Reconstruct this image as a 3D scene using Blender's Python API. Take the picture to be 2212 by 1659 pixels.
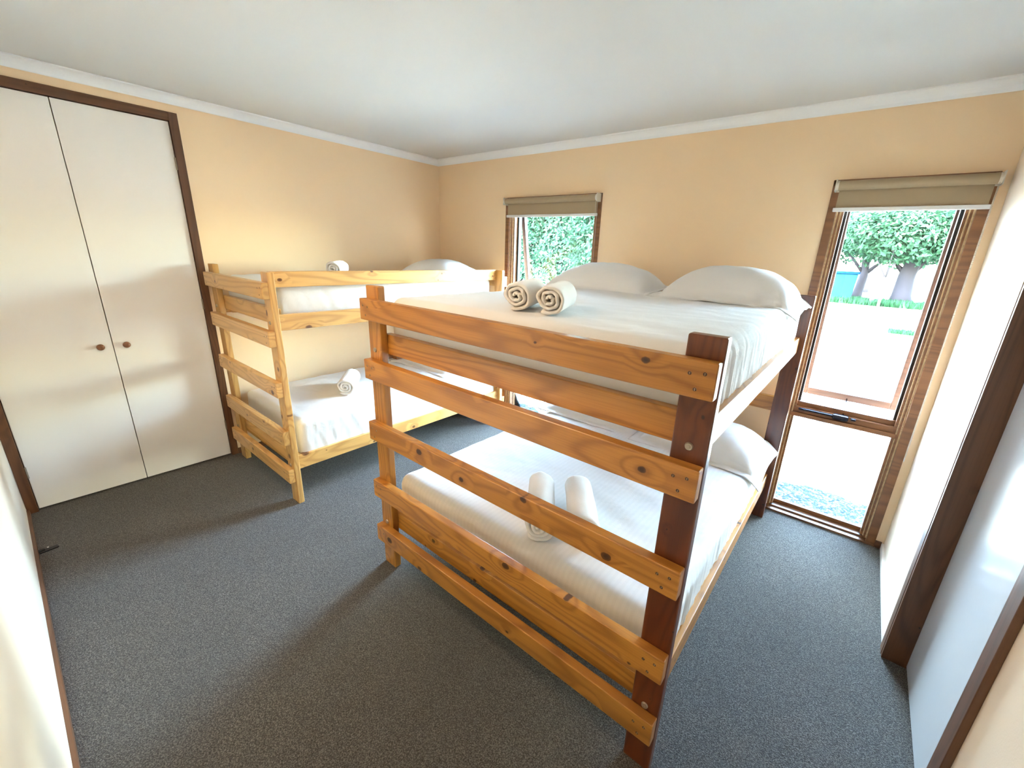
import bpy, bmesh, math, random
from mathutils import Vector, Matrix, noise
random.seed(7)
S = bpy.context.scene
COL = S.collection
for o in list(bpy.data.objects): bpy.data.objects.remove(o)

# ------------------------------------------------------------------ camera
W0, H0, F = 2212.0, 1659.0, 899.738
cam_d = bpy.data.cameras.new('camera'); cam = bpy.data.objects.new('camera', cam_d); COL.objects.link(cam)
ya, pi_, ro = math.radians(37.79), math.radians(-17.324), math.radians(2.569)
fw = Vector((-math.sin(ya)*math.cos(pi_), math.cos(ya)*math.cos(pi_), math.sin(pi_)))
rt = Vector((math.cos(ya), math.sin(ya), 0)); up = rt.cross(fw)
r2 = rt*math.cos(ro)+up*math.sin(ro); u2 = -rt*math.sin(ro)+up*math.cos(ro)
M = Matrix((r2, u2, -fw)).transposed().to_4x4(); M.translation = (3.558, -2.954, 1.59)
cam.matrix_world = M
cam_d.sensor_fit = 'HORIZONTAL'; cam_d.sensor_width = 36; cam_d.lens = F/W0*36
cam_d.shift_x = -41.326/W0; cam_d.shift_y = -4.556/W0
cam_d.clip_start = .02; cam_d.clip_end = 300
S.camera = cam
# ------------------------------------------------------------------ light
S.view_settings.view_transform = 'Standard'; S.view_settings.look = 'None'
S.view_settings.exposure = 3.25; S.view_settings.gamma = 1.0; S.view_settings.use_curve_mapping = False
wd = bpy.data.worlds.new('sky'); S.world = wd; wd.use_nodes = True
wn = wd.node_tree.nodes; wl = wd.node_tree.links
sky = wn.new('ShaderNodeTexSky'); sky.sky_type = 'NISHITA'; sky.sun_disc = False
sky.sun_elevation = math.radians(55); sky.sun_rotation = math.radians(180); sky.air_density = 1.3; sky.dust_density = 2.0
wl.new(sky.outputs[0], wn['Background'].inputs[0]); wn['Background'].inputs[1].default_value = 2.5
sun_d = bpy.data.lights.new('sun', 'SUN'); sun_d.energy = 21.0; sun_d.angle = math.radians(.6); sun_d.color = (1, .95, .86)
sun = bpy.data.objects.new('sun', sun_d); COL.objects.link(sun); sun.location = (0, -10, 30)
sun.rotation_euler = Vector((-.12, .235, -1)).to_track_quat('-Z', 'Y').to_euler()   # from behind the house, high
def area(name, loc, rot, sx, sy, energy, color, portal=False):
    d = bpy.data.lights.new(name, 'AREA'); d.shape = 'RECTANGLE'; d.size = sx; d.size_y = sy; d.energy = energy; d.color = color
    if portal: d.cycles.is_portal = True
    o = bpy.data.objects.new(name, d); COL.objects.link(o); o.location = loc; o.rotation_euler = rot
    return o
area('window_portal', (1.385, .13, 1.0), (math.radians(-90), 0, 0), .9, 1.98, 1, (1, 1, 1), True)
area('window_portal', (3.60, .13, 1.0), (math.radians(-90), 0, 0), .6, 1.98, 1, (1, 1, 1), True)

# ------------------------------------------------------------------ tags
def tag(o, label=None, cat=None, group=None, kind=None):
    if label: o['label'] = label
    if cat: o['category'] = cat
    if group: o['group'] = group
    if kind: o['kind'] = kind
    return o
def empty(name, loc, label=None, cat=None, group=None, kind=None):
    o = bpy.data.objects.new(name, None); COL.objects.link(o); o.location = loc; o.empty_display_size = .1
    bpy.context.view_layer.update()
    return tag(o, label, cat, group, kind)
def wpos(o):
    v = Vector((0, 0, 0))
    while o is not None: v = v + o.location; o = o.parent
    return v
def link(name, bm, mat, parent=None, loc=(0, 0, 0), rot=None, smooth=False):
    me = bpy.data.meshes.new(name); bmesh.ops.recalc_face_normals(bm, faces=bm.faces); bm.to_mesh(me); bm.free()
    if smooth:
        for p in me.polygons: p.use_smooth = True
    for m in (mat if isinstance(mat, (list, tuple)) else [mat]): me.materials.append(m)
    o = bpy.data.objects.new(name, me); COL.objects.link(o)
    o.parent = parent
    R = rot if rot is not None else Matrix.Identity(3)
    if parent is not None:
        PR = prot(parent); o.location = PR.inverted() @ (Vector(loc)-pworld(parent)); R = PR.inverted() @ R
    else: o.location = Vector(loc)
    o.rotation_euler = R.to_euler()
    return o
def lm(o): return Matrix.LocRotScale(o.location, o.rotation_euler, o.scale)
def wm(o): return lm(o) if o.parent is None else wm(o.parent) @ lm(o)
def prot(o): return wm(o).to_3x3()
def pworld(o): return wm(o).translation
def add_box(bm, lo, hi, bev=0.0, seg=2):
    c = [(a+b)/2 for a, b in zip(lo, hi)]; s = [abs(b-a) for a, b in zip(lo, hi)]
    r = bmesh.ops.create_cube(bm, size=1); vs = r['verts']
    for v in vs: v.co = Vector((v.co.x*s[0]+c[0], v.co.y*s[1]+c[1], v.co.z*s[2]+c[2]))
    if bev > 0:
        es = list({e for v in vs for e in v.link_edges})
        bmesh.ops.bevel(bm, geom=es, offset=bev, segments=seg, profile=.6, affect='EDGES', clamp_overlap=True)
def boxo(name, lo, hi, mat, parent=None, bev=0.0, seg=2):
    """one box, origin at its centre"""
    c = Vector([(a+b)/2 for a, b in zip(lo, hi)]); bm = bmesh.new()
    add_box(bm, Vector(lo)-c, Vector(hi)-c, bev, seg)
    return link(name, bm, mat, parent, c)
AX = {'x': Matrix.Identity(3),
      'y': Matrix(((0, 0, -1), (1, 0, 0), (0, -1, 0))),        # length along y, width along z
      'z': Matrix(((0, 1, 0), (0, 0, 1), (1, 0, 0))),          # length along z, width along x
      'xz': Matrix(((1, 0, 0), (0, 0, -1), (0, 1, 0)))}         # length along x, width along z
def board(name, lo, hi, mat, parent=None, axis='x', bev=.004):
    """timber board: local x runs along the grain, so the wood pattern follows it"""
    c = Vector([(a+b)/2 for a, b in zip(lo, hi)]); s = Vector([b-a for a, b in zip(lo, hi)])
    R = AX[axis]; ls = R.transposed() @ s; ls = Vector([abs(k) for k in ls])
    bm = bmesh.new(); add_box(bm, -ls/2, ls/2, bev, 3)
    o = link(name, bm, mat, parent, c, R)
    return o
def add_cyl(bm, p0, p1, r, seg=20, r1=None):
    p0 = Vector(p0); p1 = Vector(p1); d = p1-p0
    q = d.to_track_quat('Z', 'Y').to_matrix().to_4x4(); q.translation = (p0+p1)/2
    bmesh.ops.create_cone(bm, cap_ends=True, segments=seg, radius1=r, radius2=r if r1 is None else r1, depth=d.length, matrix=q)
def add_lathe(bm, prof, seg=24, mtx=Matrix.Identity(4)):
    rings = []
    for r, z in prof:
        rings.append([bm.verts.new(mtx @ Vector((r*math.cos(2*math.pi*k/seg), r*math.sin(2*math.pi*k/seg), z))) for k in range(seg)])
    for a, b in zip(rings, rings[1:]):
        for k in range(seg): bm.faces.new((a[k], a[(k+1) % seg], b[(k+1) % seg], b[k]))
    bm.faces.new(rings[0][::-1]); bm.faces.new(rings[-1])

# ------------------------------------------------------------------ materials
def mat(name):
    m = bpy.data.materials.new(name); m.use_nodes = True
    return m, m.node_tree.nodes, m.node_tree.links, m.node_tree.nodes['Principled BSDF']
def nd(n, t, **k):
    x = n.new(t)
    for a, b in k.items():
        if hasattr(x, a): setattr(x, a, b)
        else: x.inputs[a].default_value = b
    return x
def ramp(n, stops):
    r = n.new('ShaderNodeValToRGB'); e = r.color_ramp.elements
    while len(e) > 1: e.remove(e[-1])
    e[0].position, e[0].color = stops[0][0], (*stops[0][1], 1)
    for p, c in stops[1:]: x = e.new(p); x.color = (*c, 1)
    return r
def mth(n, l, op, a, b=None, clamp=False):
    x = n.new('ShaderNodeMath'); x.operation = op; x.use_clamp = clamp
    for i, v in enumerate((a, b)):
        if v is None: continue
        if isinstance(v, (int, float)): x.inputs[i].default_value = v
        else: l.new(v, x.inputs[i])
    return x.outputs[0]
def mixc(n, l, fac, a, b, mode='MIX'):
    x = n.new('ShaderNodeMix'); x.data_type = 'RGBA'; x.blend_type = mode
    for i, v in ((0, fac), (6, a), (7, b)):
        if isinstance(v, (int, float)): x.inputs[i].default_value = v
        elif isinstance(v, tuple): x.inputs[i].default_value = (*v, 1)
        else: l.new(v, x.inputs[i])
    return x.outputs[2]
def paint(name, col, rough=.6, bump=.12, scale=260, spec=.4, var=.03):
    m, n, l, p = mat(name)
    tc = nd(n, 'ShaderNodeTexCoord')
    a = nd(n, 'ShaderNodeTexNoise', Scale=scale, Detail=3.0); l.new(tc.outputs['Object'], a.inputs['Vector'])
    b = nd(n, 'ShaderNodeTexNoise', Scale=1.7, Detail=4.0); l.new(tc.outputs['Object'], b.inputs['Vector'])
    bp = nd(n, 'ShaderNodeBump', Strength=bump, Distance=.002); l.new(a.outputs[0], bp.inputs['Height']); l.new(bp.outputs[0], p.inputs['Normal'])
    c = mixc(n, l, b.outputs[0], tuple(x*(1-var) for x in col), tuple(min(1, x*(1+var)) for x in col))
    l.new(c, p.inputs['Base Color']); p.inputs['Roughness'].default_value = rough; p.inputs['Specular IOR Level'].default_value = spec
    return m
def pine(name, light, mid, dark, knot, rough=.33, coat=.25, knots=1.0, ringy=1.0):
    m, n, l, p = mat(name)
    tc = nd(n, 'ShaderNodeTexCoord'); oi = nd(n, 'ShaderNodeObjectInfo')
    off = nd(n, 'ShaderNodeVectorMath', operation='SCALE'); off.inputs[0].default_value = (13.1, 7.7, 5.3); l.new(oi.outputs['Random'], off.inputs['Scale'])
    ad = nd(n, 'ShaderNodeVectorMath', operation='ADD'); l.new(tc.outputs['Object'], ad.inputs[0]); l.new(off.outputs[0], ad.inputs[1])
    # knots: round spots, seen on the face plane
    mk = nd(n, 'ShaderNodeMapping'); mk.inputs['Scale'].default_value = (3.4, 9.5, 0); l.new(ad.outputs[0], mk.inputs['Vector'])
    vo = nd(n, 'ShaderNodeTexVoronoi', voronoi_dimensions='2D', Scale=1.0, Randomness=1.0); l.new(mk.outputs[0], vo.inputs['Vector'])
    # vector from knot centre in metres
    sub = nd(n, 'ShaderNodeVectorMath', operation='SUBTRACT'); l.new(mk.outputs[0], sub.inputs[0]); l.new(vo.outputs['Position'], sub.inputs[1])
    dv = nd(n, 'ShaderNodeVectorMath', operation='MULTIPLY'); l.new(sub.outputs[0], dv.inputs[0]); dv.inputs[1].default_value = (1/3.4*.75, 1/9.5, 0)
    ln = nd(n, 'ShaderNodeVectorMath', operation='LENGTH'); l.new(dv.outputs[0], ln.inputs[0]); dist = ln.outputs['Value']
    sc = nd(n, 'ShaderNodeSeparateColor'); l.new(vo.outputs['Color'], sc.inputs[0])
    rad = mth(n, l, 'MULTIPLY', mth(n, l, 'SUBTRACT', sc.outputs[0], .30, True), .026*knots)
    nz0 = nd(n, 'ShaderNodeTexNoise', Scale=60.0, Detail=2.0); l.new(ad.outputs[0], nz0.inputs['Vector'])
    dist2 = mth(n, l, 'ADD', dist, mth(n, l, 'MULTIPLY', mth(n, l, 'SUBTRACT', nz0.outputs[0], .5), .006))
    kn = mth(n, l, 'MULTIPLY', mth(n, l, 'SUBTRACT', rad, dist2), 420, True)
    kin = mth(n, l, 'MULTIPLY', mth(n, l, 'SUBTRACT', mth(n, l, 'MULTIPLY', rad, .6), dist2), 420, True)
    halo = mth(n, l, 'MULTIPLY', mth(n, l, 'SUBTRACT', mth(n, l, 'MULTIPLY', rad, 3.2), dist2), 22, True)
    # growth rings, bent around the knots
    mg = nd(n, 'ShaderNodeMapping'); mg.inputs['Scale'].default_value = (.85, 7.5, 7.5); l.new(ad.outputs[0], mg.inputs['Vector'])
    ng = nd(n, 'ShaderNodeTexNoise', Scale=1.0, Detail=1.2, Roughness=.45); l.new(mg.outputs[0], ng.inputs['Vector'])
    bend = mth(n, l, 'MULTIPLY', mth(n, l, 'SUBTRACT', mth(n, l, 'MULTIPLY', rad, 5), dist, True), 26)
    ph = mth(n, l, 'ADD', mth(n, l, 'MULTIPLY', ng.outputs[0], 70*ringy), mth(n, l, 'MULTIPLY', bend, 6))
    sn = mth(n, l, 'ADD', mth(n, l, 'MULTIPLY', mth(n, l, 'SINE', ph), .5), .5)
    sn = mth(n, l, 'POWER', sn, 2.2)
    mf = nd(n, 'ShaderNodeMapping'); mf.inputs['Scale'].default_value = (5, 260, 260); l.new(ad.outputs[0], mf.inputs['Vector'])
    nf = nd(n, 'ShaderNodeTexNoise', Scale=1.0, Detail=3.0); l.new(mf.outputs[0], nf.inputs['Vector'])
    mb = nd(n, 'ShaderNodeMapping'); mb.inputs['Scale'].default_value = (1.2, 14, 14); l.new(ad.outputs[0], mb.inputs['Vector'])
    nb = nd(n, 'ShaderNodeTexNoise', Scale=1.0, Detail=2.0); l.new(mb.outputs[0], nb.inputs['Vector'])
    base = mixc(n, l, nb.outputs[0], light, mid)
    c = mixc(n, l, mth(n, l, 'MULTIPLY', sn, .5), base, dark)
    c = mixc(n, l, mth(n, l, 'MULTIPLY', mth(n, l, 'SUBTRACT', nf.outputs[0], .45, True), .9), c, dark)
    c = mixc(n, l, mth(n, l, 'MULTIPLY', halo, .35), c, dark)
    c = mixc(n, l, mth(n, l, 'MULTIPLY', kn, .85), c, knot)
    c = mixc(n, l, mth(n, l, 'MULTIPLY', kin, .5), c, tuple(x*.4 for x in knot))
    hs = nd(n, 'ShaderNodeHueSaturation'); l.new(c, hs.inputs['Color'])
    l.new(mth(n, l, 'ADD', mth(n, l, 'MULTIPLY', oi.outputs['Random'], .26), .86), hs.inputs['Value'])
    l.new(hs.outputs[0], p.inputs['Base Color'])
    p.inputs['Roughness'].default_value = rough; p.inputs['Coat Weight'].default_value = coat; p.inputs['Coat Roughness'].default_value = .25
    bp = nd(n, 'ShaderNodeBump', Strength=.15, Distance=.001); l.new(nf.outputs[0], bp.inputs['Height']); l.new(bp.outputs[0], p.inputs['Normal'])
    return m
def cloth(name, col, rough=.9, stripe=None, weave=700, fold=.0, fuzz=0.0):
    m, n, l, p = mat(name)
    tc = nd(n, 'ShaderNodeTexCoord')
    a = nd(n, 'ShaderNodeTexNoise', Scale=float(weave), Detail=2.0); l.new(tc.outputs['Object'], a.inputs['Vector'])
    h = mth(n, l, 'MULTIPLY', a.outputs[0], .25)
    if fold > 0:
        b = nd(n, 'ShaderNodeTexNoise', Scale=9.0, Detail=5.0, Distortion=.6); l.new(tc.outputs['Object'], b.inputs['Vector'])
        h = mth(n, l, 'ADD', h, mth(n, l, 'MULTIPLY', b.outputs[0], fold))
    bp = nd(n, 'ShaderNodeBump', Strength=.55, Distance=.008); l.new(h, bp.inputs['Height']); l.new(bp.outputs[0], p.inputs['Normal'])
    if stripe:
        w = nd(n, 'ShaderNodeTexWave', wave_type='BANDS', bands_direction=stripe, wave_profile='SIN', Scale=14.0, Distortion=0.0)
        l.new(tc.outputs['Object'], w.inputs['Vector'])
        t = mth(n, l, 'MULTIPLY', mth(n, l, 'SUBTRACT', w.outputs[1], .45), 8, True)
        l.new(mixc(n, l, t, tuple(x*.975 for x in col), col), p.inputs['Base Color'])
        l.new(mth(n, l, 'SUBTRACT', rough, mth(n, l, 'MULTIPLY', t, .12)), p.inputs['Roughness'])
    else:
        p.inputs['Base Color'].default_value = (*col, 1); p.inputs['Roughness'].default_value = rough
    p.inputs['Specular IOR Level'].default_value = .2
    if fuzz: p.inputs['Sheen Weight'].default_value = fuzz
    return m
def flat(name, col, rough=.5, metal=0.0, spec=.5):
    m, n, l, p = mat(name)
    tc = nd(n, 'ShaderNodeTexCoord'); a = nd(n, 'ShaderNodeTexNoise', Scale=40.0, Detail=3.0); l.new(tc.outputs['Object'], a.inputs['Vector'])
    l.new(mixc(n, l, a.outputs[0], tuple(x*.94 for x in col), tuple(min(1, x*1.05) for x in col)), p.inputs['Base Color'])
    p.inputs['Roughness'].default_value = rough; p.inputs['Metallic'].default_value = metal; p.inputs['Specular IOR Level'].default_value = spec
    return m

MW = paint('peach_wall_paint', (.92, .685, .435), .55, .25, 220, .35, .02)
MWR = paint('pale_peach_wall_paint', (.86, .72, .58), .45, .15, 220, .4, .02)
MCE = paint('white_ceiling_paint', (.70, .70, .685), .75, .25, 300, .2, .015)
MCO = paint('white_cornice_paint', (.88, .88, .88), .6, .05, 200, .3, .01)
MWD = paint('cream_door_paint', (.88, .84, .78), .32, .05, 90, .5, .015)
MDOOR = paint('white_gloss_door_paint', (.60, .61, .64), .16, .04, 60, .6, .01)
MWSK = paint('white_skirting_paint', (.78, .70, .64), .4, .05, 90, .5, .02)
MPN = pine('golden_pine', (.56, .25, .045), (.43, .17, .025), (.20, .058, .008), (.045, .011, .003))
MPD = pine('backlit_pine', (.16, .038, .008), (.11, .024, .005), (.05, .010, .003), (.025, .006, .002), knots=.6, ringy=1.3)  # darker copy of the golden pine, backlit shading put into the post colour
MPR = pine('bright_lit_pine', (.76, .46, .155), (.66, .35, .10), (.42, .18, .042), (.14, .045, .014))  # paler copy of the same pine, brighter light put into its colour
MDK = pine('dark_stained_timber', (.17, .068, .026), (.125, .048, .018), (.06, .022, .008), (.03, .01, .004), rough=.4, knots=.4)
MFR = pine('window_timber', (.27, .115, .04), (.21, .085, .03), (.11, .04, .014), (.05, .015, .006), rough=.4, knots=.2)
MFL = pine('pale_window_bead', (.68, .50, .28), (.6, .42, .22), (.4, .25, .11), (.2, .1, .04), knots=0.0)
MBK = flat('black_seal', (.012, .012, .012), .5)
MSH = cloth('white_striped_sheet', (.82, .805, .78), .8, 'X', 700, .9)
MSH2 = cloth('white_plain_sheet', (.83, .81, .785), .85, None, 700, 1.3)
MPI = cloth('white_pillowcase_cotton', (.83, .81, .785), .85, None, 700, 1.2)
MTO = cloth('white_towel_terry', (.86, .84, .80), 1.0, None, 420, .5, .4)
MBL = cloth('taupe_blind_fabric', (.42, .32, .20), .85, None, 900, 0)
MALU = flat('white_plastic', (.75, .74, .72), .35)
MBR = flat('white_bracket_plastic', (.72, .66, .56), .4)
MCH = flat('silver_chain', (.6, .58, .52), .35, .6)
MZN = flat('zinc_bolt', (.42, .36, .28), .45, .8)
MHOLE = flat('screw_recess', (.06, .03, .02), .6)
MKNOB = pine('brown_knob_wood', (.26, .10, .04), (.2, .075, .028), (.1, .035, .012), (.05, .02, .01), knots=0.0)
MHND = flat('dark_bronze_handle', (.02, .02, .03), .25, .5)
# carpet
MCA, n, l, p = mat('charcoal_carpet')
tc = nd(n, 'ShaderNodeTexCoord')
a = nd(n, 'ShaderNodeTexNoise', Scale=230.0, Detail=4.0, Roughness=.7); l.new(tc.outputs['Object'], a.inputs['Vector'])
b = nd(n, 'ShaderNodeTexNoise', Scale=1.6, Detail=5.0); l.new(tc.outputs['Object'], b.inputs['Vector'])
c2 = nd(n, 'ShaderNodeTexVoronoi', Scale=330.0); l.new(tc.outputs['Object'], c2.inputs['Vector'])
rp = ramp(n, [(.36, (.034, .029, .024)), (.5, (.106, .093, .080)), (.64, (.28, .25, .22))]); l.new(a.outputs[0], rp.inputs[0])
l.new(mixc(n, l, mth(n, l, 'MULTIPLY', mth(n, l, 'SUBTRACT', b.outputs[0], .35, True), .8), rp.outputs[0], (.06, .056, .052)), p.inputs['Base Color'])
bp = nd(n, 'ShaderNodeBump', Strength=.9, Distance=.006); l.new(mth(n, l, 'ADD', a.outputs[0], mth(n, l, 'MULTIPLY', c2.outputs[0], .6)), bp.inputs['Height'])
l.new(bp.outputs[0], p.inputs['Normal']); p.inputs['Roughness'].default_value = 1.0; p.inputs['Specular IOR Level'].default_value = .15
p.inputs['Sheen Weight'].default_value = .15
# glass: thin pane, clear with a faint fresnel reflection
MGL = bpy.data.materials.new('clear_glass'); MGL.use_nodes = True; n = MGL.node_tree.nodes; l = MGL.node_tree.links; n.clear()
out = n.new('ShaderNodeOutputMaterial'); mx = n.new('ShaderNodeMixShader'); tr = n.new('ShaderNodeBsdfTransparent'); gl = n.new('ShaderNodeBsdfGlossy')
tr.inputs[0].default_value = (.93, .97, .95, 1); gl.inputs['Roughness'].default_value = .02; fr = n.new('ShaderNodeFresnel'); fr.inputs[0].default_value = 1.45
l.new(fr.outputs[0], mx.inputs[0]); l.new(tr.outputs[0], mx.inputs[1]); l.new(gl.outputs[0], mx.inputs[2]); l.new(mx.outputs[0], out.inputs[0])
# outdoor ground: pale dry earth with grass tufts
MGR, n, l, p = mat('dry_sunlit_ground')
tc = nd(n, 'ShaderNodeTexCoord')
a = nd(n, 'ShaderNodeTexNoise', Scale=26.0, Detail=6.0, Roughness=.7); l.new(tc.outputs['Object'], a.inputs['Vector'])
b = nd(n, 'ShaderNodeTexNoise', Scale=.5, Detail=3.0); l.new(tc.outputs['Object'], b.inputs['Vector'])
r1 = ramp(n, [(.44, (.012, .022, .022)), (.50, (.07, .10, .10)), (.56, (.55, .54, .50)), (.7, (.70, .68, .64))]); l.new(a.outputs[0], r1.inputs[0])
r3 = ramp(n, [(.58, (0, 0, 0)), (.66, (1, 1, 1))]); l.new(b.outputs[0], r3.inputs[0])
l.new(mixc(n, l, mth(n, l, 'MULTIPLY', r3.outputs[0], .5), r1.outputs[0], (.25, .30, .22)), p.inputs['Base Color']); p.inputs['Roughness'].default_value = 1.0
bp = nd(n, 'ShaderNodeBump', Strength=1.0, Distance=.03); l.new(a.outputs[0], bp.inputs['Height']); l.new(bp.outputs[0], p.inputs['Normal'])
MSHADE, n, l, p = mat('eave_shade_litter')  # leaf litter darkened so its colour holds the eave's shade
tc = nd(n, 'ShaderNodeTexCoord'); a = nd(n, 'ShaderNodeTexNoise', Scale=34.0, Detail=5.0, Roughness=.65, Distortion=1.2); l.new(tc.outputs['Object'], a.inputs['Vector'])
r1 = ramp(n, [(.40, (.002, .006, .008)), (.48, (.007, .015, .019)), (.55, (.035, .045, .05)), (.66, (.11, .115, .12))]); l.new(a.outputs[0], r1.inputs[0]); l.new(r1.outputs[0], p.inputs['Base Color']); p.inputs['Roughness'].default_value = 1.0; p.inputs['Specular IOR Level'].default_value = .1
def leafmat(name, c1, c2):
    m, n, l, p = mat(name)
    g = nd(n, 'ShaderNodeNewGeometry')
    l.new(mixc(n, l, g.outputs['Random Per Island'], c1, c2), p.inputs['Base Color']); p.inputs['Roughness'].default_value = .7; p.inputs['Specular IOR Level'].default_value = .12
    t = n.new('ShaderNodeBsdfTranslucent'); l.new(mixc(n, l, g.outputs['Random Per Island'], c1, c2), t.inputs[0])
    ms = n.new('ShaderNodeMixShader'); ms.inputs[0].default_value = .3; l.new(p.outputs[0], ms.inputs[1]); l.new(t.outputs[0], ms.inputs[2])
    l.new(ms.outputs[0], n['Material Output'].inputs[0])
    return m
MLF = leafmat('green_leaves', (.002, .012, .005), (.016, .050, .024))
MLG = leafmat('bright_green_leaves', (.004, .020, .012), (.028, .075, .045))
MGS = leafmat('deep_green_grass', (.003, .018, .006), (.010, .045, .018))
MTK = paint('grey_brown_bark', (.03, .026, .03), .9, .6, 30, .1, .25)
MTK2 = paint('dark_stump_bark', (.018, .016, .02), .9, .6, 14, .1, .3)
MBIN = flat('teal_painted_steel', (.006, .034, .040), .9, 0.0, .03)
MLID = flat('blue_lid_plastic', (.002, .014, .04), .9, 0.0, .03)
MPOST = flat('pale_post', (.12, .11, .09), .9, 0.0, .05)
MBLK = flat('black_rubber', (.01, .01, .012), .4)

# ------------------------------------------------------------------ room shell
X1, L, H = 3.955, -3.11, 2.40
WT = .12
W1 = (.905, 1.862); W2 = (3.285, 3.915); WTOP = 2.03
def struct(name, lo, hi, m, bev=0):
    return tag(boxo(name, lo, hi, m, None, bev), kind='structure')
def struct_multi(name, boxes, m):
    bm = bmesh.new()
    for lo, hi in boxes: add_box(bm, lo, hi)
    return tag(link(name, bm, m), kind='structure')
struct('floor', (-.6, L-.12, -.15), (X1+.15, .0, 0), MCA)
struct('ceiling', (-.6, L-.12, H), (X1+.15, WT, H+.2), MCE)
struct_multi('wall_back', [((-.12, 0, -.15), (W1[0], WT, H)), ((W1[1], 0, -.15), (W2[0], WT, H)), ((W2[1], 0, -.15), (X1+.15, WT, H)),
                           ((W1[0], 0, WTOP), (W1[1], WT, H)), ((W2[0], 0, WTOP), (W2[1], WT, H)),
                           ((W1[0], 0, -.15), (W1[1], WT, 0)), ((W2[0], 0, -.15), (W2[1], WT, 0))], MW)
# wardrobe niche y -3.11..-2.04, up to 2.305
WR, WL, WZ = -2.04, -3.11, 2.305
struct_multi('wall_left', [((-.12, WR, 0), (0, 0, H)), ((-.12, L-.12, WZ), (0, WR, H)), ((-.6, L-.12, 0), (-.56, WR+.05, H)), ((-.56, WR, 0), (-.12, WR+.05, H)), ((-.56, L-.12, WZ), (-.12, WR, WZ+.05))], MW)
struct('wall_front', (-.6, L-.12, 0), (X1+.15, L, H), MWR)
DY0, DY1, DZ = -.90, -1.74, 2.06
struct_multi('wall_right', [((X1, DY0, 0), (X1+.12, 0, H)), ((X1, L, 0), (X1+.12, DY1, H)), ((X1, DY1, DZ), (X1+.12, DY0, H)), ((X1+.12, L-.12, 0), (X1+.15, WT, H))], MWR)
# cornice (small coved profile) along each wall
def cornice(name, a, b, nrm):
    a = Vector(a); b = Vector(b); nrm = Vector(nrm); prof = [(0, 0), (0, -.05), (.006, -.052)]
    for k in range(7):
        t = k/6*math.pi/2; prof.append((.008+.044*(1-math.cos(t)), -.048+.040*math.sin(t)))
    prof += [(.055, -.006), (.055, 0)]
    bm = bmesh.new(); rs = []
    for q in (a, b): rs.append([bm.verts.new(q+nrm*p[0]+Vector((0, 0, p[1]))) for p in prof])
    k = len(prof)
    for i in range(k): bm.faces.new((rs[0][i], rs[0][(i+1) % k], rs[1][(i+1) % k], rs[1][i]))
    bm.faces.new(rs[0]); bm.faces.new(rs[1][::-1])
    tag(link(name, bm, MCO), kind='structure')
cornice('trim_1', (0, L, H), (0, 0, H), (1, 0, 0)); cornice('trim_2', (0, 0, H), (X1, 0, H), (0, -1, 0))
cornice('trim_3', (X1, 0, H), (X1, L, H), (-1, 0, 0)); cornice('trim_4', (X1, L, H), (0, L, H), (0, 1, 0))
# skirtings
tag(board('baseboard_left', (0, WR+.002, 0), (.012, 0, .042), MDK, None, 'y', .002), kind='structure')
bm = bmesh.new()
for a, b in ((.012, W1[0]), (W1[1], W2[0]), (W2[1], X1-.01)): add_box(bm, (a, -.012, 0), (b, 0, .042), .002)
tag(link('baseboard_back', bm, MDK), kind='structure')
tag(board('baseboard_right', (X1-.012, DY0+.052, 0), (X1, -.012, .04), MWSK, None, 'y', .002), kind='structure')
tag(board('baseboard_front', (0.02, L, 0), (X1, L+.012, .035), MDK, None, 'x', .002), kind='structure')

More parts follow.
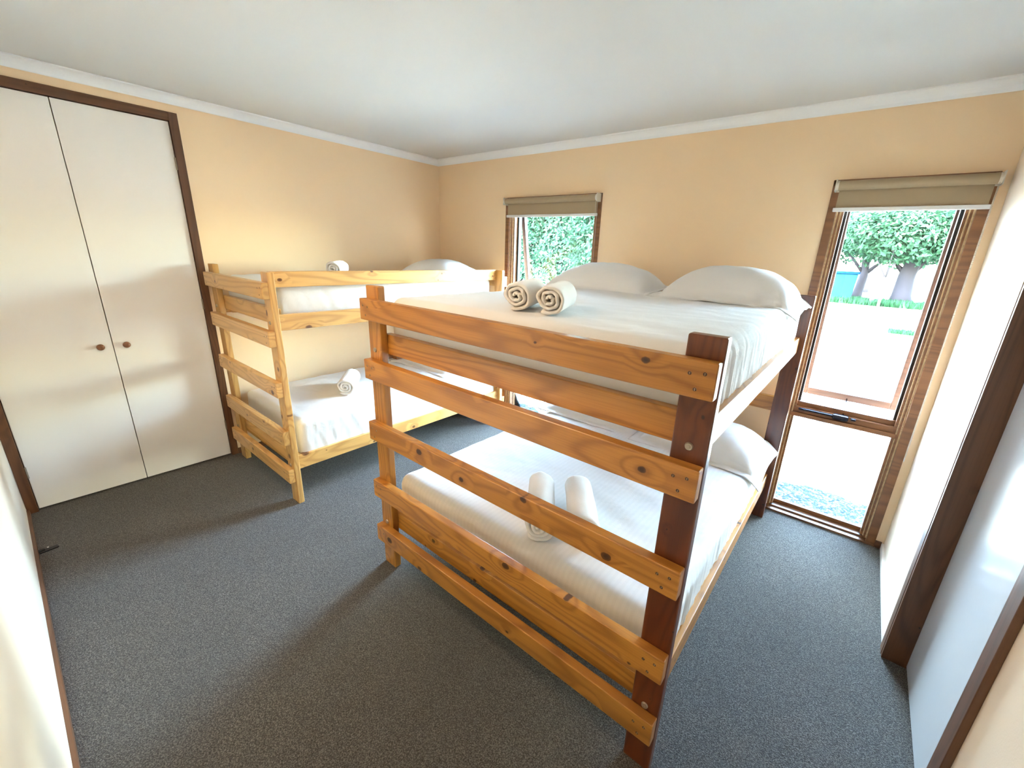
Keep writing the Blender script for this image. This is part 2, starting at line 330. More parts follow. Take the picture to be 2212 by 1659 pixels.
# ------------------------------------------------------------------ windows
def window(name, x0, x1, sash_out):
    r = empty(name, ((x0+x1)/2, 0, 0), kind='structure')
    yo = WT+.01
    # reveal: outer boards, stepped beads towards the glass
    bm = bmesh.new()
    add_box(bm, (x0, -.008, 0), (x0+.042, .03, WTOP), .002); add_box(bm, (x1-.042, -.008, 0), (x1, .03, WTOP), .002)
    add_box(bm, (x0, -.008, WTOP-.03), (x1, .03, WTOP), .002)
    add_box(bm, (x0, .03, 0), (x0+.052, yo, WTOP), .0); add_box(bm, (x1-.052, .03, 0), (x1, yo, WTOP), .0)
    add_box(bm, (x0, .03, WTOP-.045), (x1, yo, WTOP), .0)
    link('frame', bm, MFR, r)
    bm = bmesh.new()
    for s, xx in ((1, x0), (-1, x1)):
        for a, b, y in ((.042, .049, .006), (.058, .063, .022)):
            add_box(bm, (xx+s*a if s > 0 else xx-b, y, 0.03), (xx+b if s > 0 else xx-a, y+.02, WTOP-.04), .001)
    link('bead', bm, MFL, r)
    bm = bmesh.new()
    for s, xx in ((1, x0), (-1, x1)):
        add_box(bm, (min(xx+s*.049, xx+s*.058), .012, .03), (max(xx+s*.049, xx+s*.058), .05, WTOP-.04))
        add_box(bm, (min(xx+s*.052, xx+s*.075), .032, .03), (max(xx+s*.052, xx+s*.075), .075, WTOP-.04))
    link('stop', bm, MFR, r)
    bm = bmesh.new()
    for s, xx in ((1, x0), (-1, x1)):
        add_box(bm, (min(xx+s*.06, xx+s*.088), .076, .76), (max(xx+s*.06, xx+s*.088), .115, WTOP-.05))
    link('seal', bm, MBK, r)
    # transom and sill
    xa, xb = x0+.052, x1-.052
    bm = bmesh.new()
    add_box(bm, (xa, .02, .675), (xb, .115, .70), .002); add_box(bm, (xa, .035, .70), (xb, .115, .735), .003); add_box(bm, (xa, .06, .735), (xb, .115, .765), .003)
    link('transom', bm, MFR, r)
    bm = bmesh.new(); add_box(bm, (x0, -.012, 0), (x1, .03, .012), .002); add_box(bm, (xa, .03, 0), (xb, .13, .022), .002)
    link('sill', bm, MFR, r)
    bm = bmesh.new(); add_box(bm, (xa, .085, .02), (xa+.022, .11, .68), .001); add_box(bm, (xb-.022, .085, .02), (xb, .11, .68), .001); add_box(bm, (xa, .085, .02), (xb, .11, .045), .001)
    link('lower_frame', bm, MFR, r)
    boxo('lower_pane', (xa+.01, .095, .03), (xb-.01, .099, .685), MGL, r)
    # awning sash, hinged at the top and pushed out
    zt, zb = WTOP-.05, .745; hgt = zt-zb; ang = math.asin(sash_out/hgt)
    R = Matrix.Rotation(ang, 3, 'X')
    sx0, sx1 = x0+.062, x1-.062; w = .036
    s0 = Vector(((sx0+sx1)/2, .118, zt)); hw = (sx1-sx0)/2
    bm = bmesh.new(); add_box(bm, (-hw, 0, -hgt), (-hw+w, .035, 0), .003); add_box(bm, (hw-w, 0, -hgt), (hw, .035, 0), .003)
    add_box(bm, (-hw+w, 0, -hgt), (hw-w, .035, -hgt+.045), .003); add_box(bm, (-hw+w, 0, -.04), (hw-w, .035, 0), .003)
    sash = link('sash', bm, MSASH, r, s0, R)
    bm = bmesh.new(); add_box(bm, (-hw+w-.006, .015, -hgt+.04), (hw-w+.006, .019, -.035))
    link('pane', bm, MGL, sash, s0, R)
    # winder on the transom
    xm = x0+(x1-x0)*.47
    bm = bmesh.new()
    add_box(bm, (xa+.04, .012, .722), (xm-.02, .034, .734), .004); add_box(bm, (xm-.03, .0, .712), (xm+.05, .045, .742), .012, 3); add_box(bm, (xm+.06, .012, .722), (xm+.085, .034, .736), .004)
    add_cyl(bm, (xm+.02, .04, .738), (xm+.02, .12+sash_out*.97, .775), .004, 8)
    link('winder', bm, MHND, r)
    return r
MSASH = pine('sash_timber', (.10, .05, .035), (.08, .04, .026), (.05, .024, .015), (.03, .012, .01), rough=.5, knots=.2)
window('window_1', *W1, .20); window('window_2', *W2, .19)

# ------------------------------------------------------------------ roller blinds
def blind(x0, x1, label, chain_bottom, side=1):
    r = empty('roller_blind', ((x0+x1)/2, -.04, 2.0), label, 'blind', 'roller blinds')
    R = .024; zc, yc = 1.995, -.047
    bm = bmesh.new()
    # rolled fabric as a short spiral-edged drum
    add_cyl(bm, (x0+.018, yc, zc), (x1-.018, yc, zc), R, 40)
    link('roll', bm, MBL, r, smooth=False)
    bm = bmesh.new(); nx = 24
    for a, b in (((x0+.022), (x1-.022)),):
        add_box(bm, (a, yc+R-.0035, 1.885), (b, yc+R-.002, zc), 0)
    link('fabric', bm, MBL, r)
    bm = bmesh.new(); add_box(bm, (x0+.012, yc+R-.012, 1.868), (x1-.012, yc+R+.002, 1.888), .004, 3)
    link('bottom_rail', bm, MALU, r)
    for xx, s in ((x0, 1), (x1, -1)):
        bm = bmesh.new(); add_box(bm, (min(xx+s*.002, xx+s*.006), yc-.022, zc-.028), (max(xx+s*.002, xx+s*.006), -.009, zc+.03), .001)
        add_box(bm, (min(xx, xx+s*.03), -.012, zc-.028), (max(xx, xx+s*.03), -.0085, zc+.03), .001)
        add_cyl(bm, (xx+s*.004, yc, zc), (xx+s*.02, yc, zc), R*.92, 28)
        link('bracket', bm, MBR, r)
    # beaded chain loop and tensioner
    bm = bmesh.new(); xc = x1-.012 if side > 0 else x0+.012
    z0, z1 = zc-.02, chain_bottom; k = int((z0-z1)/.0065)
    for i in range(k):
        z = z0-(z0-z1)*i/k
        for dy in (-.013, .013):
            bmesh.ops.create_icosphere(bm, subdivisions=1, radius=.0024, matrix=Matrix.Translation((xc, yc+dy*(1 if i < k-6 else (k-i)/6), z)))
    link('chain', bm, MCH, r)
    bm = bmesh.new()
    for i in range(10):
        t = i/10*2*math.pi; u = (i+1)/10*2*math.pi
        add_cyl(bm, (xc, yc+.009*math.cos(t), z1-.01+.011*math.sin(t)), (xc, yc+.009*math.cos(u), z1-.01+.011*math.sin(u)), .002, 6)
    link('chain_weight', bm, MBR, r)
blind(.925, 1.855, 'taupe roller blind rolled up over the window beside the smaller bunk', 1.05)
blind(3.298, 3.925, 'taupe roller blind with a long chain over the narrow window near the door', .60)

# ------------------------------------------------------------------ built-in wardrobe
r = empty('built_in_wardrobe', (0, (WR+WL)/2, 0), 'built-in wardrobe with two tall cream doors in a dark timber frame', 'wardrobe')
board('frame', (-.05, WR-.044, 0), (.010, WR, WZ), MDK, r, 'z', .002); board('frame', (-.05, WL+.001, 0), (.010, WL+.044, WZ), MDK, r, 'z', .002)
board('frame', (-.05, WL+.044, WZ-.048), (.010, WR-.044, WZ), MDK, r, 'y', .002)
ya_, yb_, ym = WR-.047, WL+.047, (WR+WL)/2
for a, b, ky, hy in ((ym+.002, ya_, ym+.058, ya_), (yb_, ym-.002, ym-.058, yb_)):
    d = boxo('door', (-.028, a, .012), (-.006, b, WZ-.052), MWD, r, .0015)
    bm = bmesh.new(); mtx = Matrix.Translation((-.006, ky, .93)) @ Matrix.Rotation(math.pi/2, 4, 'Y')
    add_lathe(bm, [(.008, 0), (.008, .012), (.014, .016), (.0185, .022), (.0185, .029), (.014, .034), (.005, .036)], 24, mtx)
    link('knob', bm, MKNOB, d, smooth=True)
    for hz in (.25, 1.15, 2.02):
        bm = bmesh.new(); add_cyl(bm, (-.001, hy, hz-.035), (-.001, hy, hz+.035), .0045, 10)
        link('hinge', bm, MZN, d)

# ------------------------------------------------------------------ door on the right
r = empty('door_1', (X1, (DY0+DY1)/2, 0), kind='structure')
XL = 4.022
boxo('leaf', (XL, DY1+.022, .01), (XL+.035, DY0-.012, DZ-.03), MDOOR, r, .001)
board('jamb', (X1-.014, DY0-.02, 0), (XL+.05, DY0, DZ), MDK, r, 'z', .001); board('jamb', (X1-.014, DY1, 0), (XL+.05, DY1+.02, DZ), MDK, r, 'z', .001)
board('jamb', (X1-.014, DY1+.02, DZ-.02), (XL+.05, DY0-.02, DZ), MDK, r, 'y', .001)
board('architrave', (X1-.016, DY0-.004, 0), (X1, DY0+.05, DZ+.05), MDK, r, 'z', .003); board('architrave', (X1-.016, DY1-.046, 0), (X1, DY1+.004, DZ+.05), MDK, r, 'z', .003)
board('architrave', (X1-.016, DY1, DZ), (X1, DY0, DZ+.05), MDK, r, 'y', .003)

# ------------------------------------------------------------------ bunk beds
SL = [(1.282, 1.372), (1.016, 1.106), (.717, .807), (.412, .502), (.157, .247)]
def bunk(label, x0, x1, y0, y1, mp, guard, backlit_post=None, seed=0):
    """x0..x1 across, posts' outer faces at y0 (foot, near the camera) and y1 (head, by the windows)"""
    r = empty('bunk_bed', ((x0+x1)/2, (y0+y1)/2, 0), label, 'bunk bed')
    HP = 1.425
    for px, inner in ((x0, x0), (x1-.09, x1-.09)):
        for py, s in ((y0, 1), (y1-.035, -1)):
            mm = backlit_post if (backlit_post and px > x0) else mp
            lo = (px, py, 0); hi = (px+.09, py+.035, HP)
            po = board('post', lo, hi, mm, r, 'z', .006)
            for bz in ((1.148, .262) if s > 0 else ()):
                bm = bmesh.new(); yb = py
                add_cyl(bm, (px+.045, yb-.001, bz), (px+.045, yb-.006, bz), .011, 18, .009)
                add_cyl(bm, (px+.045, yb-.006, bz), (px+.045, yb-.0075, bz), .005, 6)
                link('bolt', bm, MZN, po)
    for sgn, yy in ((-1, y0), (1, y1)):
        for zi, (za, zb) in enumerate(SL):
            lo, hi = ((x0+.002, yy-.035, za), (x1-.002, yy, zb)) if sgn < 0 else ((x0+.002, yy, za), (x1-.002, yy+.035, zb))
            sl = board('end_slat', lo, hi, mp, r, 'xz', .005)
            if sgn < 0:
                for ex, s in ((x0, 1), (x1, -1)):
                    for dx, dz in ((.028, .062), (.062, .058), (.045, .022)):
                        bm = bmesh.new(); c = (ex+s*dx, yy-.035, za+dz)
                        add_cyl(bm, (c[0], c[1]+.003, c[2]), (c[0], c[1]-.0006, c[2]), .0045, 12); n0 = len(bm.faces)
                        for a_, b_ in ((.0026, .0008), (.0008, .0026)): add_box(bm, (c[0]-a_, c[1]-.0012, c[2]-b_), (c[0]+a_, c[1]-.0005, c[2]+b_))
                        bm.faces.ensure_lookup_table()
                        for f in bm.faces[n0:]: f.material_index = 1
                        link('screw', bm, [MPL, MHOLE], sl)
    ya, yb = y0+.035, y1-.035
    for za, zb in ((1.100, 1.190), (.222, .312)):
        for xa in (x0+.028, x1-.063): board('side_rail', (xa, ya, za), (xa+.035, yb, zb), mp, r, 'y', .004)
        xa, xb = x0+.064, x1-.064
        eu = .030 if za > 1 else 0
        for ye in (ya, yb-.035): board('end_rail', (xa, ye, za+eu), (xb, ye+.035, zb+eu), mp, r, 'xz', .004)
        for xl in (xa, xb-.03): board('ledger', (xl, ya+.036, za), (xl+.03, yb-.036, za+.03), mp, r, 'y', .002)
        for k in range(9):
            yy = ya+.09+(yb-ya-.27)*k/8
            board('base_slat', (xa+.001, yy, za+.03), (xb-.001, yy+.09, za+.048), mp, r, 'x', .002)
    if guard: board('guard_rail', (x1-.108, ya-.0, 1.338), (x1-.073, yb, 1.425), mp, r, 'y', .004)
    return r
MPL = flat('brass_screw', (.62, .45, .26), .4, .5)
bunk('large golden pine bunk bed in front, its five-rail end facing the door', 1.87, 3.34, -1.965, -.12, MPN, False, MPD)
bunk('smaller pine bunk bed against the left wall, beside the wardrobe', .062, 1.03, -2.036, -.14, MPR, True)

# ------------------------------------------------------------------ mattresses with fitted sheets
def mattress(name, lo, hi, r, m, label, seed, pleat=(0, 0), sag=.0):
    lo = Vector(lo); hi = Vector(hi); c = (lo+hi)/2; h = (hi-lo)/2
    nx, ny, nz = int(h.x*2/.0125), int(h.y*2/.0125), 18
    bm = bmesh.new(); vm = {}
    def V(i, j, k):
        key = (i, j, k)
        if key in vm: return vm[key]
        q = Vector((-h.x+2*h.x*i/nx, -h.y+2*h.y*j/ny, -h.z+2*h.z*k/nz))
        inn = Vector([max(-(hh-r), min(hh-r, a)) for a, hh in zip(q, h)])
        d = q-inn
        p = inn+d.normalized()*r if d.length > 1e-6 else q.copy()
        nrm = d.normalized() if d.length > 1e-6 else Vector((0, 0, 1))
        t = (k/nz)                           # 0 bottom, 1 top
        w = noise.noise(Vector((p.x*1.6+seed, p.y*1.6, p.z*2)))*.006 + noise.noise(Vector((p.x*6+seed, p.y*5, p.z*6)))*.0018
        # vertical pleats down the sides, deepest near corners
        side = max(0, 1-abs(nrm.z)*1.2)
        cor = max(0, 1-min(h.x-abs(q.x), h.y-abs(q.y)+0)/.3) if True else 0
        e = p.x+p.y*1.7
        amp = pleat[0] if abs(nrm.x) > .5 else pleat[1]
        cd = min(1, .5+math.exp(-((h.y-abs(q.y)) if abs(nrm.x) > .5 else (h.x-abs(q.x)))/.22))
        pl = noise.noise(Vector((e*(14 if seed > 8 else 22)+p.z*(9 if seed > 8 else 1)+seed, p.z*2.2, seed)))+.5*noise.noise(Vector((e*47, p.z*3, seed)))
        w += side*amp*cd*pl*(.5+.5*(1-t))
        # shallow creases on the top
        if nrm.z > .5:
            w += .0045*noise.noise(Vector((p.x*3+p.y*9+seed, p.y*2.5, 1)))+.0035*max(0, noise.noise(Vector((p.x*13+p.y*4, p.y*4+seed, 2))))-.003*max(0, noise.noise(Vector((p.x*5-p.y*14, p.y*3+seed, 5))))
            w += .008*(1-(p.x/h.x)**2)*(1-(p.y/h.y)**2)
        p = p+nrm*w
        if k <= 2: p.z += .012*noise.noise(Vector((e*7, seed, 0)))*(1-k/3)-sag*(1-(p.x/h.x)**2)*(1-k/3)
        v = bm.verts.new(p); vm[key] = v; return v
    for i in range(nx):
        for j in range(ny):
            for k in (0, nz): bm.faces.new((V(i, j, k), V(i+1, j, k), V(i+1, j+1, k), V(i, j+1, k)))
    for i in range(nx):
        for k in range(nz):
            for j in (0, ny): bm.faces.new((V(i, j, k), V(i+1, j, k), V(i+1, j, k+1), V(i, j, k+1)))
    for j in range(ny):
        for k in range(nz):
            for i in (0, nx): bm.faces.new((V(i, j, k), V(i, j+1, k), V(i, j+1, k+1), V(i, j, k+1)))
    o = link(name, bm, m, None, c, smooth=True)
    return tag(o, label, 'mattress', 'mattresses under white fitted sheets')
mattress('mattress', (1.912, -1.892, 1.150), (3.292, -.165, 1.378), .055, MSH2, 'wide mattress in a white fitted sheet on the top level of the large front bunk', 1, (.016, .006), .010)
mattress('mattress', (1.912, -1.892, .272), (3.292, -.165, .500), .055, MSH, 'wide mattress in a striped white sheet on the bottom level of the large front bunk', 5, (.014, .010))
mattress('mattress', (.105, -1.963, 1.150), (.915, -.185, 1.352), .045, MSH2, 'single mattress in a white sheet behind the guard rail of the smaller bunk', 9, (.005, .006))
mattress('mattress', (.105, -1.963, .272), (.985, -.185, .530), .045, MSH2, 'single mattress in a white sheet on the bottom level of the smaller bunk', 14, (.009, .006))

# ------------------------------------------------------------------ pillows
def pillow(loc, w, d, hgt, label, rz=0, tilt=0, flange=.045, flap=0.0, roll=0, seed=0, grp=None):
    """oxford pillowcase: a puffed body with a flat sewn border; flap lets the open end hang"""
    bm = bmesh.new(); N, K = 56, 44
    bw, bd = w/2, d/2; g = {}
    for i in range(N+1):
        for j in range(K+1):
            u = -1+2*i/N; v = -1+2*j/K
            x, y = u*(bw+flange), v*(bd+flange)
            uu = min(1, abs(x)/bw); vv = min(1, abs(y)/bd)
            prof = (max(0, 1-uu**2.6))**.55*(max(0, 1-vv**2.4))**.55
            # edges pull in between the corners
            x *= 1-.035*(1-vv**2)*uu; y *= 1-.06*(1-uu**2)*vv
            wr = .006*noise.noise(Vector((x*7+seed, y*7, 0)))+.004*noise.noise(Vector((x*19+seed, y*12, 3)))
            edge = (1-prof)
            wr += .008*edge*noise.noise(Vector((x*14, y*14+seed, 7)))
            zt = hgt*prof+wr*min(1, prof*3+.35)+.006
            zb = .002+.35*wr*edge
            if prof < .02: zt = zb+.004+.0*wr
            dz = 0
            if flap and x > bw*.86:
                q = (x-bw*.86)/(bw*.14+flange)
                dz = -flap*q**1.5; x -= q*flap*.25
            if edge > .98: dz += .004+.006*noise.noise(Vector((x*9, y*9, seed)))
            g[i, j] = (bm.verts.new((x, y, zt+dz)), bm.verts.new((x, y, min(zb, zt-.002)+dz)))
    for i in range(N):
        for j in range(K):
            bm.faces.new([g[a, b][0] for a, b in ((i, j), (i+1, j), (i+1, j+1), (i, j+1))])
            bm.faces.new([g[a, b][1] for a, b in ((i, j), (i, j+1), (i+1, j+1), (i+1, j))])
    for i in range(N):
        for j, s in ((0, 1), (K, -1)): bm.faces.new([g[i, j][0], g[i, j][1], g[i+1, j][1], g[i+1, j][0]][::s])
    for j in range(K):
        for i, s in ((0, -1), (N, 1)): bm.faces.new([g[i, j][0], g[i, j][1], g[i, j+1][1], g[i, j+1][0]][::s])
    R = Matrix.Rotation(rz, 3, 'Z') @ Matrix.Rotation(tilt, 3, 'X') @ Matrix.Rotation(roll, 3, 'Y')
    return tag(link('pillow', bm, MPI, None, loc, R, True), label, 'pillow', grp)
GP = 'white pillows on the bunks'
pillow((2.20, -.44, 1.388), .68, .44, .150, 'white pillow on the top of the large bunk, nearer the wide window', 0, .06, seed=3, grp=GP)
pillow((2.965, -.42, 1.392), .66, .44, .165, 'white pillow on the top of the large bunk, its corner overhanging the window side', 0, .06, .05, .05, 0, seed=8, grp=GP)
pillow((2.22, -.42, .512), .66, .44, .10, 'white pillow on the lower level of the large bunk, half hidden by the boards', 0, .05, seed=12, grp=GP)
pillow((2.975, -.44, .515), .66, .44, .155, 'striped white pillow at the open window side of the large lower bunk', 0, .05, .05, .06, 0, seed=17, grp=GP)
pillow((.50, -.42, 1.362), .66, .42, .125, 'white pillow top showing above the guard rail of the smaller bunk', 0, .03, seed=21, grp=GP)
pillow((.52, -.46, .538), .68, .46, .10, 'flat white pillow on the lower level of the smaller bunk', 0, .03, .055, seed=26, grp=GP)

# ------------------------------------------------------------------ rolled towels
def towel(p0, p1, R, label, seed=0, squash=.94):
    """rolled bath towel: a thick folded ribbon wound in a spiral and extruded, base line p0 -> p1"""
    p0 = Vector(p0); p1 = Vector(p1); ax = (p1-p0); Ln = ax.length; ax.normalize()
    turns = 2.85; pitch = R/(turns+.35); th = pitch*.955; M_ = int(turns*34); K = 22
    def cen(t):           # t 0..1 from core to outside
        a = t*turns*2*math.pi; rad = pitch*.32+pitch*turns*t - th*.0
        return a, rad
    bm = bmesh.new(); g = {}
    for k in range(K+1):
        s = k/K; z = s*Ln
        for m in range(M_+1):
            t = m/M_; a, rad = cen(t)
            rr = rad*(1+.05*math.sin(a*2+seed))+.0042*noise.noise(Vector((math.cos(a)*2+seed, math.sin(a)*2, z*9+t*3)))+.0015*noise.noise(Vector((a*3, z*30, seed)))
            e = min(s, 1-s)*Ln
            endr = max(0, 1-e/.02)
            half = th/2*(1-.45*endr**2)
            zz = z+(.010*(1-t)-.004+.006*noise.noise(Vector((a*.9, seed, t*4))))*(1 if s > .5 else -1)*endr
            for q, rad2 in ((0, rr+half), (1, max(.0005, rr-half))):
                x = math.cos(a+seed)*rad2; y = math.sin(a+seed)*rad2
                y = y*squash
                g[k, m, q] = bm.verts.new((x, y, zz))
    for k in range(K):
        for m in range(M_):
            bm.faces.new([g[k, m, 0], g[k, m+1, 0], g[k+1, m+1, 0], g[k+1, m, 0]])
            bm.faces.new([g[k, m, 1], g[k+1, m, 1], g[k+1, m+1, 1], g[k, m+1, 1]])
        for m in (0, M_): bm.faces.new([g[k, m, 0], g[k+1, m, 0], g[k+1, m, 1], g[k, m, 1]])
    for m in range(M_):
        for k in (0, K): bm.faces.new([g[k, m, 0], g[k, m, 1], g[k, m+1, 1], g[k, m+1, 0]])
    zc = Vector((0, 0, 1)); xc = zc.cross(ax).normalized(); yc = ax.cross(xc)
    Rm = Matrix((xc, yc, ax)).transposed()
    Rout = (pitch*.32+pitch*turns+th/2)
    o = link('rolled_towel', bm, MTO, None, p0+Vector((0, 0, Rout*squash*.97)), Rm, True)
    return tag(o, label, 'towel', 'rolled white towels')
towel((2.575, -1.80, 1.384), (2.475, -1.56, 1.386), .052, 'rolled white towel on the large top bunk, the one nearer the smaller bunk', -.3)
towel((2.715, -1.79, 1.384), (2.615, -1.55, 1.386), .052, 'rolled white towel on the large top bunk, the one nearer the pillows', -.1)
towel((2.765, -1.84, .508), (2.56, -1.56, .510), .062, 'rolled white towel on the large lower bunk, left one of the pair', .1)
towel((2.905, -1.74, .508), (2.70, -1.47, .510), .062, 'rolled white towel on the large lower bunk, right one of the pair', -.4)
towel((.755, -1.53, .537), (.50, -1.33, .537), .060, 'rolled white towel lying alone on the lower level of the smaller bunk', .05)
towel((.52, -1.42, 1.358), (.28, -1.22, 1.358), .054, 'rolled white towel peeping over the guard rail of the smaller bunk', .4)

# ------------------------------------------------------------------ small things in the room
bm = bmesh.new(); add_box(bm, (-.035, -.012, 0), (.035, .012, .010), .004, 3); add_box(bm, (-.035, -.009, .0085), (-.012, .009, .018), .003, 2)
R = Matrix.Rotation(math.radians(97), 3, 'Z')
o = link('doorstop', bm, MBLK, None, (.515, -3.062, 0), R); tag(o, 'small black doorstop lying on the carpet against the left wall', 'doorstop')
bm = bmesh.new(); add_box(bm, (-.004, -.005, .0175), (.002, .006, .0185), .0003); link('white_mark', bm, MALU, o, (.515, -3.062, 0), R)
# added warm fill shaped as a ceiling lamp, above and behind the camera's view
r = empty('fill_light', (2.0, -2.7, H), 'added unseen fill light overhead, above the open floor before the bunks', 'fill light')
MEM, n, l, p = mat('fill_opal_glass'); p.inputs['Base Color'].default_value = (.9, .88, .8, 1); p.inputs['Emission Color'].default_value = (1, .86, .68, 1); p.inputs['Emission Strength'].default_value = .5
bm = bmesh.new(); add_cyl(bm, (2.0, -2.7, H-.022), (2.0, -2.7, H), .17, 40); link('base', bm, MALU, r)
bm = bmesh.new(); mtx = Matrix.Translation((2.0, -2.7, H-.022)) @ Matrix.Rotation(math.pi, 4, 'X')
add_lathe(bm, [(.16, 0), (.155, .02), (.13, .042), (.08, .058), (.01, .064)], 40, mtx); link('diffuser', bm, MEM, r, smooth=True)
la = area('fill_glow', (2.0, -2.7, H-.095), (0, 0, 0), .3, .3, 1.5, (1, .68, .40)); la.data.shape = 'DISK'

# ------------------------------------------------------------------ outdoors
bm = bmesh.new(); add_box(bm, (-60, WT, -.4), (60, 110, -.15)); tag(link('ground', bm, MGR), kind='structure')
rb = random.Random(4); bm = bmesh.new(); N_ = 90; edge = [(.80-.18*(i < 45)+.12*noise.noise(Vector((i*.21, 3, 0)))+.05*rb.random()) for i in range(N_+1)]  # dark strip cut to the eave's shade edge, shade put into its colour
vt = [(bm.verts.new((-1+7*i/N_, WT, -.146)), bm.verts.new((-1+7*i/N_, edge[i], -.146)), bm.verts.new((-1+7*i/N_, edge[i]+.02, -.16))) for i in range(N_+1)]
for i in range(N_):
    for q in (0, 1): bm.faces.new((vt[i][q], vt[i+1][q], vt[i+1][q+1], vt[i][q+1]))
tag(link('eave_shade_strip', bm, MSHADE), kind='structure')
struct('roof', (-1.2, L-.8, H+.2), (X1+1.2, WT+.10, H+.36), flat('roof_sheet', (.3, .28, .26)))
def leaves(bm, c, rad, nleaf, size, rnd, shell=.55):
    for _ in range(nleaf):
        d = Vector((rnd.gauss(0, 1), rnd.gauss(0, 1), rnd.gauss(0, 1))).normalized()
        q = shell+(1-shell)*rnd.random()
        f = .75+.35*noise.noise(d*2.2+Vector(c))
        p = Vector(c)+Vector((d.x*rad[0], d.y*rad[1], d.z*rad[2]))*q*f
        nrm = (d+Vector((rnd.gauss(0, .6), rnd.gauss(0, .6), rnd.gauss(.5, .6)))).normalized()
        t = nrm.orthogonal().normalized(); t.rotate(Matrix.Rotation(rnd.random()*6.28, 3, nrm)); b = nrm.cross(t)
        s = size*(.6+.8*rnd.random())
        vs = [bm.verts.new(p+t*s*.9), bm.verts.new(p+b*s*.42+nrm*s*.1), bm.verts.new(p-t*s*.9), bm.verts.new(p-b*s*.42+nrm*s*.1)]
        bm.faces.new(vs)
def limb(bm, pts, radii, seg=9):
    rings = []
    for i, (p, rr) in enumerate(zip(pts, radii)):
        d = (Vector(pts[min(i+1, len(pts)-1)])-Vector(pts[max(i-1, 0)])).normalized(); a = d.orthogonal().normalized(); b = d.cross(a)
        rings.append([bm.verts.new(Vector(p)+(a*math.cos(k*2*math.pi/seg)+b*math.sin(k*2*math.pi/seg))*rr) for k in range(seg)])
    for A, B in zip(rings, rings[1:]):
        for k in range(seg): bm.faces.new((A[k], A[(k+1) % seg], B[(k+1) % seg], B[k]))
    bm.faces.new(rings[0][::-1]); bm.faces.new(rings[-1])
GZ = -.15
def tree(x, y, h, tr, lean, crown, nleaf, label, seed, tm=None, zc=None):
    rnd = random.Random(seed); r = empty('tree', (x, y, GZ), label, 'tree', 'trees beyond the sunlit yard')
    bm = bmesh.new(); top = Vector((x+lean, y, GZ+h*.62))
    pts = [Vector((x, y, GZ))+(top-Vector((x, y, GZ)))*t+Vector((.12*math.sin(t*5+seed), 0, 0)) for t in (0, .12, .35, .6, .8, 1)]
    limb(bm, pts, [tr*1.35, tr, tr*.85, tr*.75, tr*.6, tr*.4])
    for k in range(5):
        a = k*1.3+seed; s = pts[2+k % 3]; e = s+Vector((math.cos(a)*crown[0]*.6, math.sin(a)*crown[1]*.5, h*.25))
        limb(bm, [s, (s+e)/2+Vector((0, 0, .15)), e], [tr*.45, tr*.3, tr*.12], 6)
    link('trunk', bm, tm or MTK, r, smooth=True)
    bm = bmesh.new(); cz = zc if zc else GZ+h*.7
    for k in range(4):
        a = k*1.6+seed
        leaves(bm, (x+lean+math.cos(a)*crown[0]*.45, y+math.sin(a)*crown[1]*.3, cz+math.sin(a*2)*crown[2]*.2), [q*.75 for q in crown], nleaf//3, .125, rnd, .3)
    link('foliage', bm, MLF if seed % 2 else MLG, r)
tree(4.9, 25, 6.5, .40, .25, (3.2, 2.4, 2.6), 11000, 'tree with the thickest dark trunk seen through the narrow window', 3, MTK2, 3.3)
tree(3.1, 26, 6.2, .22, -.1, (2.8, 2.2, 2.5), 8000, 'tree with a dark trunk just beside the teal bin', 6, MTK2, 3.3)
tree(3.85, 23, 5.8, .09, .5, (2.4, 2.0, 2.1), 6000, 'slender leaning tree in the middle of the narrow window view', 11, None, 3.0)
tree(6.6, 24, 6.4, .12, .3, (2.8, 2.2, 2.5), 7000, 'slender tree at the right end of the narrow window view', 14, None, 3.1)
tree(3.3, 36, 10, .3, .0, (5, 3, 4.2), 9000, 'tall tree standing behind the others in the narrow window view', 17, None, 5.5)
tree(8.8, 37, 10, .3, .0, (5, 3, 4.2), 9000, 'tall tree far back behind the slender one', 20, None, 5.5)
tree(.2, 30, 8, .25, .0, (4, 3, 3.6), 8000, 'tall tree behind the teal bin to its left', 23, None, 4.6)
# shrubs that close the view of the wide window
def shrub(x, y, h, rx, label, seed, nleaf=9000):
    rnd = random.Random(seed); r = empty('shrub', (x, y, GZ), label, 'shrub', 'tall shrubs outside the wide window')
    bm = bmesh.new()
    for k in range(6):
        a = k*1.1+seed; limb(bm, [(x+.1*math.cos(a), y+.1*math.sin(a), GZ), (x+rx*.3*math.cos(a), y+.3*math.sin(a), h*.45), (x+rx*.6*math.cos(a), y+.6*math.sin(a), h*.8)], [.05, .035, .012], 6)
    link('stem', bm, MTK, r)
    bm = bmesh.new(); leaves(bm, (x, y, GZ+h*.56), (rx, 1.0, h*.50), nleaf, .075, rnd, .35); leaves(bm, (x+.3, y-.2, GZ+h*.3), (rx*.9, .9, h*.3), nleaf//3, .075, rnd, .35)
    link('foliage', bm, MLG, r)
shrub(-2.7, 8.4, 4.6, 1.7, 'tall leafy shrub at the right side of the wide window view', 31)
shrub(-4.7, 9.0, 4.8, 1.8, 'tall leafy shrub in the middle of the wide window view', 34)
shrub(-6.8, 9.2, 4.7, 1.8, 'tall leafy shrub at the left side of the wide window view', 37)
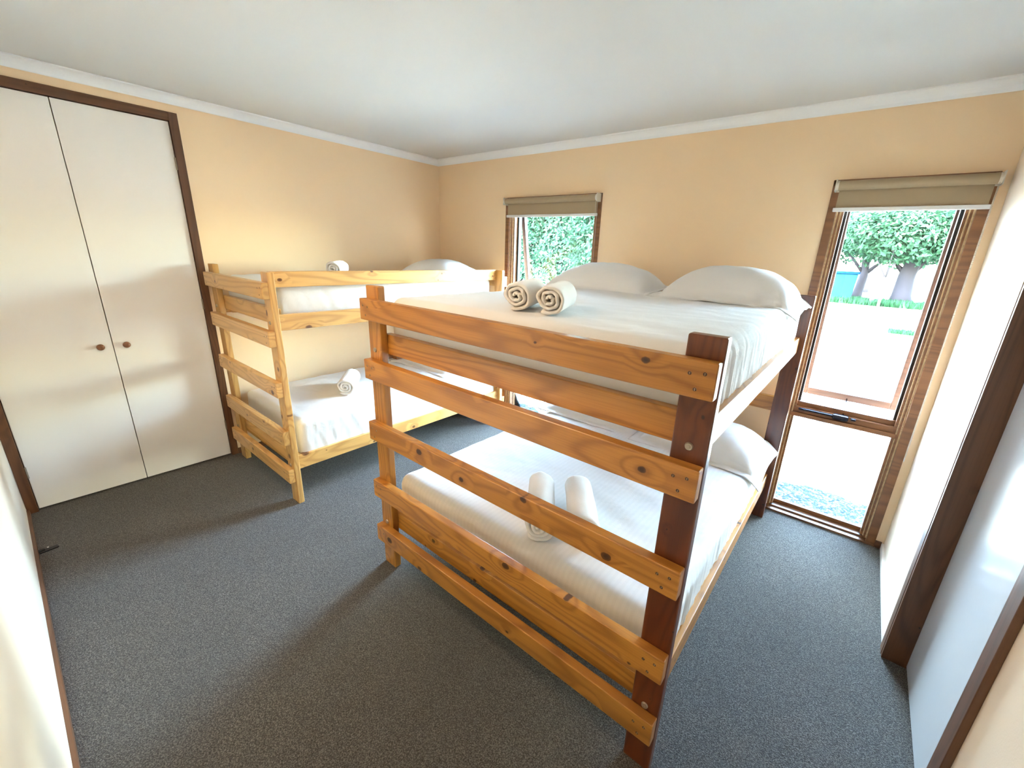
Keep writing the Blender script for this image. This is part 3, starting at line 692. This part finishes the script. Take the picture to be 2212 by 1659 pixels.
shrub(-3.8, 10.6, 5.4, 1.9, 'tall leafy shrub in the back row between the middle and right ones', 41)
shrub(-6.0, 11.0, 5.4, 1.9, 'tall leafy shrub in the back row between the middle and left ones', 44)
# teal bin
r = empty('waste_bin', (2.5, 24.5, GZ), 'large teal wheeled bin with a blue lid beyond the yard', 'bin')
bm = bmesh.new(); add_box(bm, (2.02, 24, GZ+.12), (2.98, 25, GZ+1.35), .05)
for v in bm.verts:
    if v.co.z < .5: v.co.x = 2.5+(v.co.x-2.5)*.86
link('body', bm, MBIN, r)
bm = bmesh.new(); add_box(bm, (1.95, 23.92, GZ+1.35), (3.05, 25.08, GZ+1.48), .04); link('lid', bm, MLID, r)
for xx in (2.2, 2.8):
    bm = bmesh.new(); add_cyl(bm, (xx-.04, 24.15, GZ+.09), (xx+.04, 24.15, GZ+.09), .09, 16); link('wheel', bm, MBK, r)
bm = bmesh.new(); add_box(bm, (-.05, -.05, 0), (.05, .05, .75), .01); bmesh.ops.create_cone(bm, cap_ends=True, segments=4, radius1=.07, radius2=0, depth=.08, matrix=Matrix.Translation((0, 0, .79)))
tag(link('marker_post', bm, MPOST, None, (4.05, 22, GZ)), 'short pale post standing at the edge of the sunlit yard', 'post')
# grass strip under the trees
def grass(name, x0, x1, y0, y1, nb, hgt, label, seed):
    rnd = random.Random(seed); bm = bmesh.new()
    for _ in range(nb):
        x = rnd.uniform(x0, x1); y = rnd.uniform(y0, y1); a = rnd.random()*6.28; h = hgt*rnd.uniform(.5, 1.2); w = h*.18
        dx, dy = math.cos(a)*w, math.sin(a)*w
        bm.faces.new([bm.verts.new((x-dx, y-dy, GZ)), bm.verts.new((x+dx, y+dy, GZ)), bm.verts.new((x+rnd.gauss(0, w), y+rnd.gauss(0, w), GZ+h))])
    tag(link(name, bm, MGS), label, 'grass', kind='stuff')
grass('grass', -2, 11, 22.5, 25, 9000, .28, 'strip of green grass under the trees beyond the yard', 5)
grass('grass', 4.25, 4.95, 12.3, 12.8, 700, .12, 'lone green tuft of grass in the bright yard', 6)
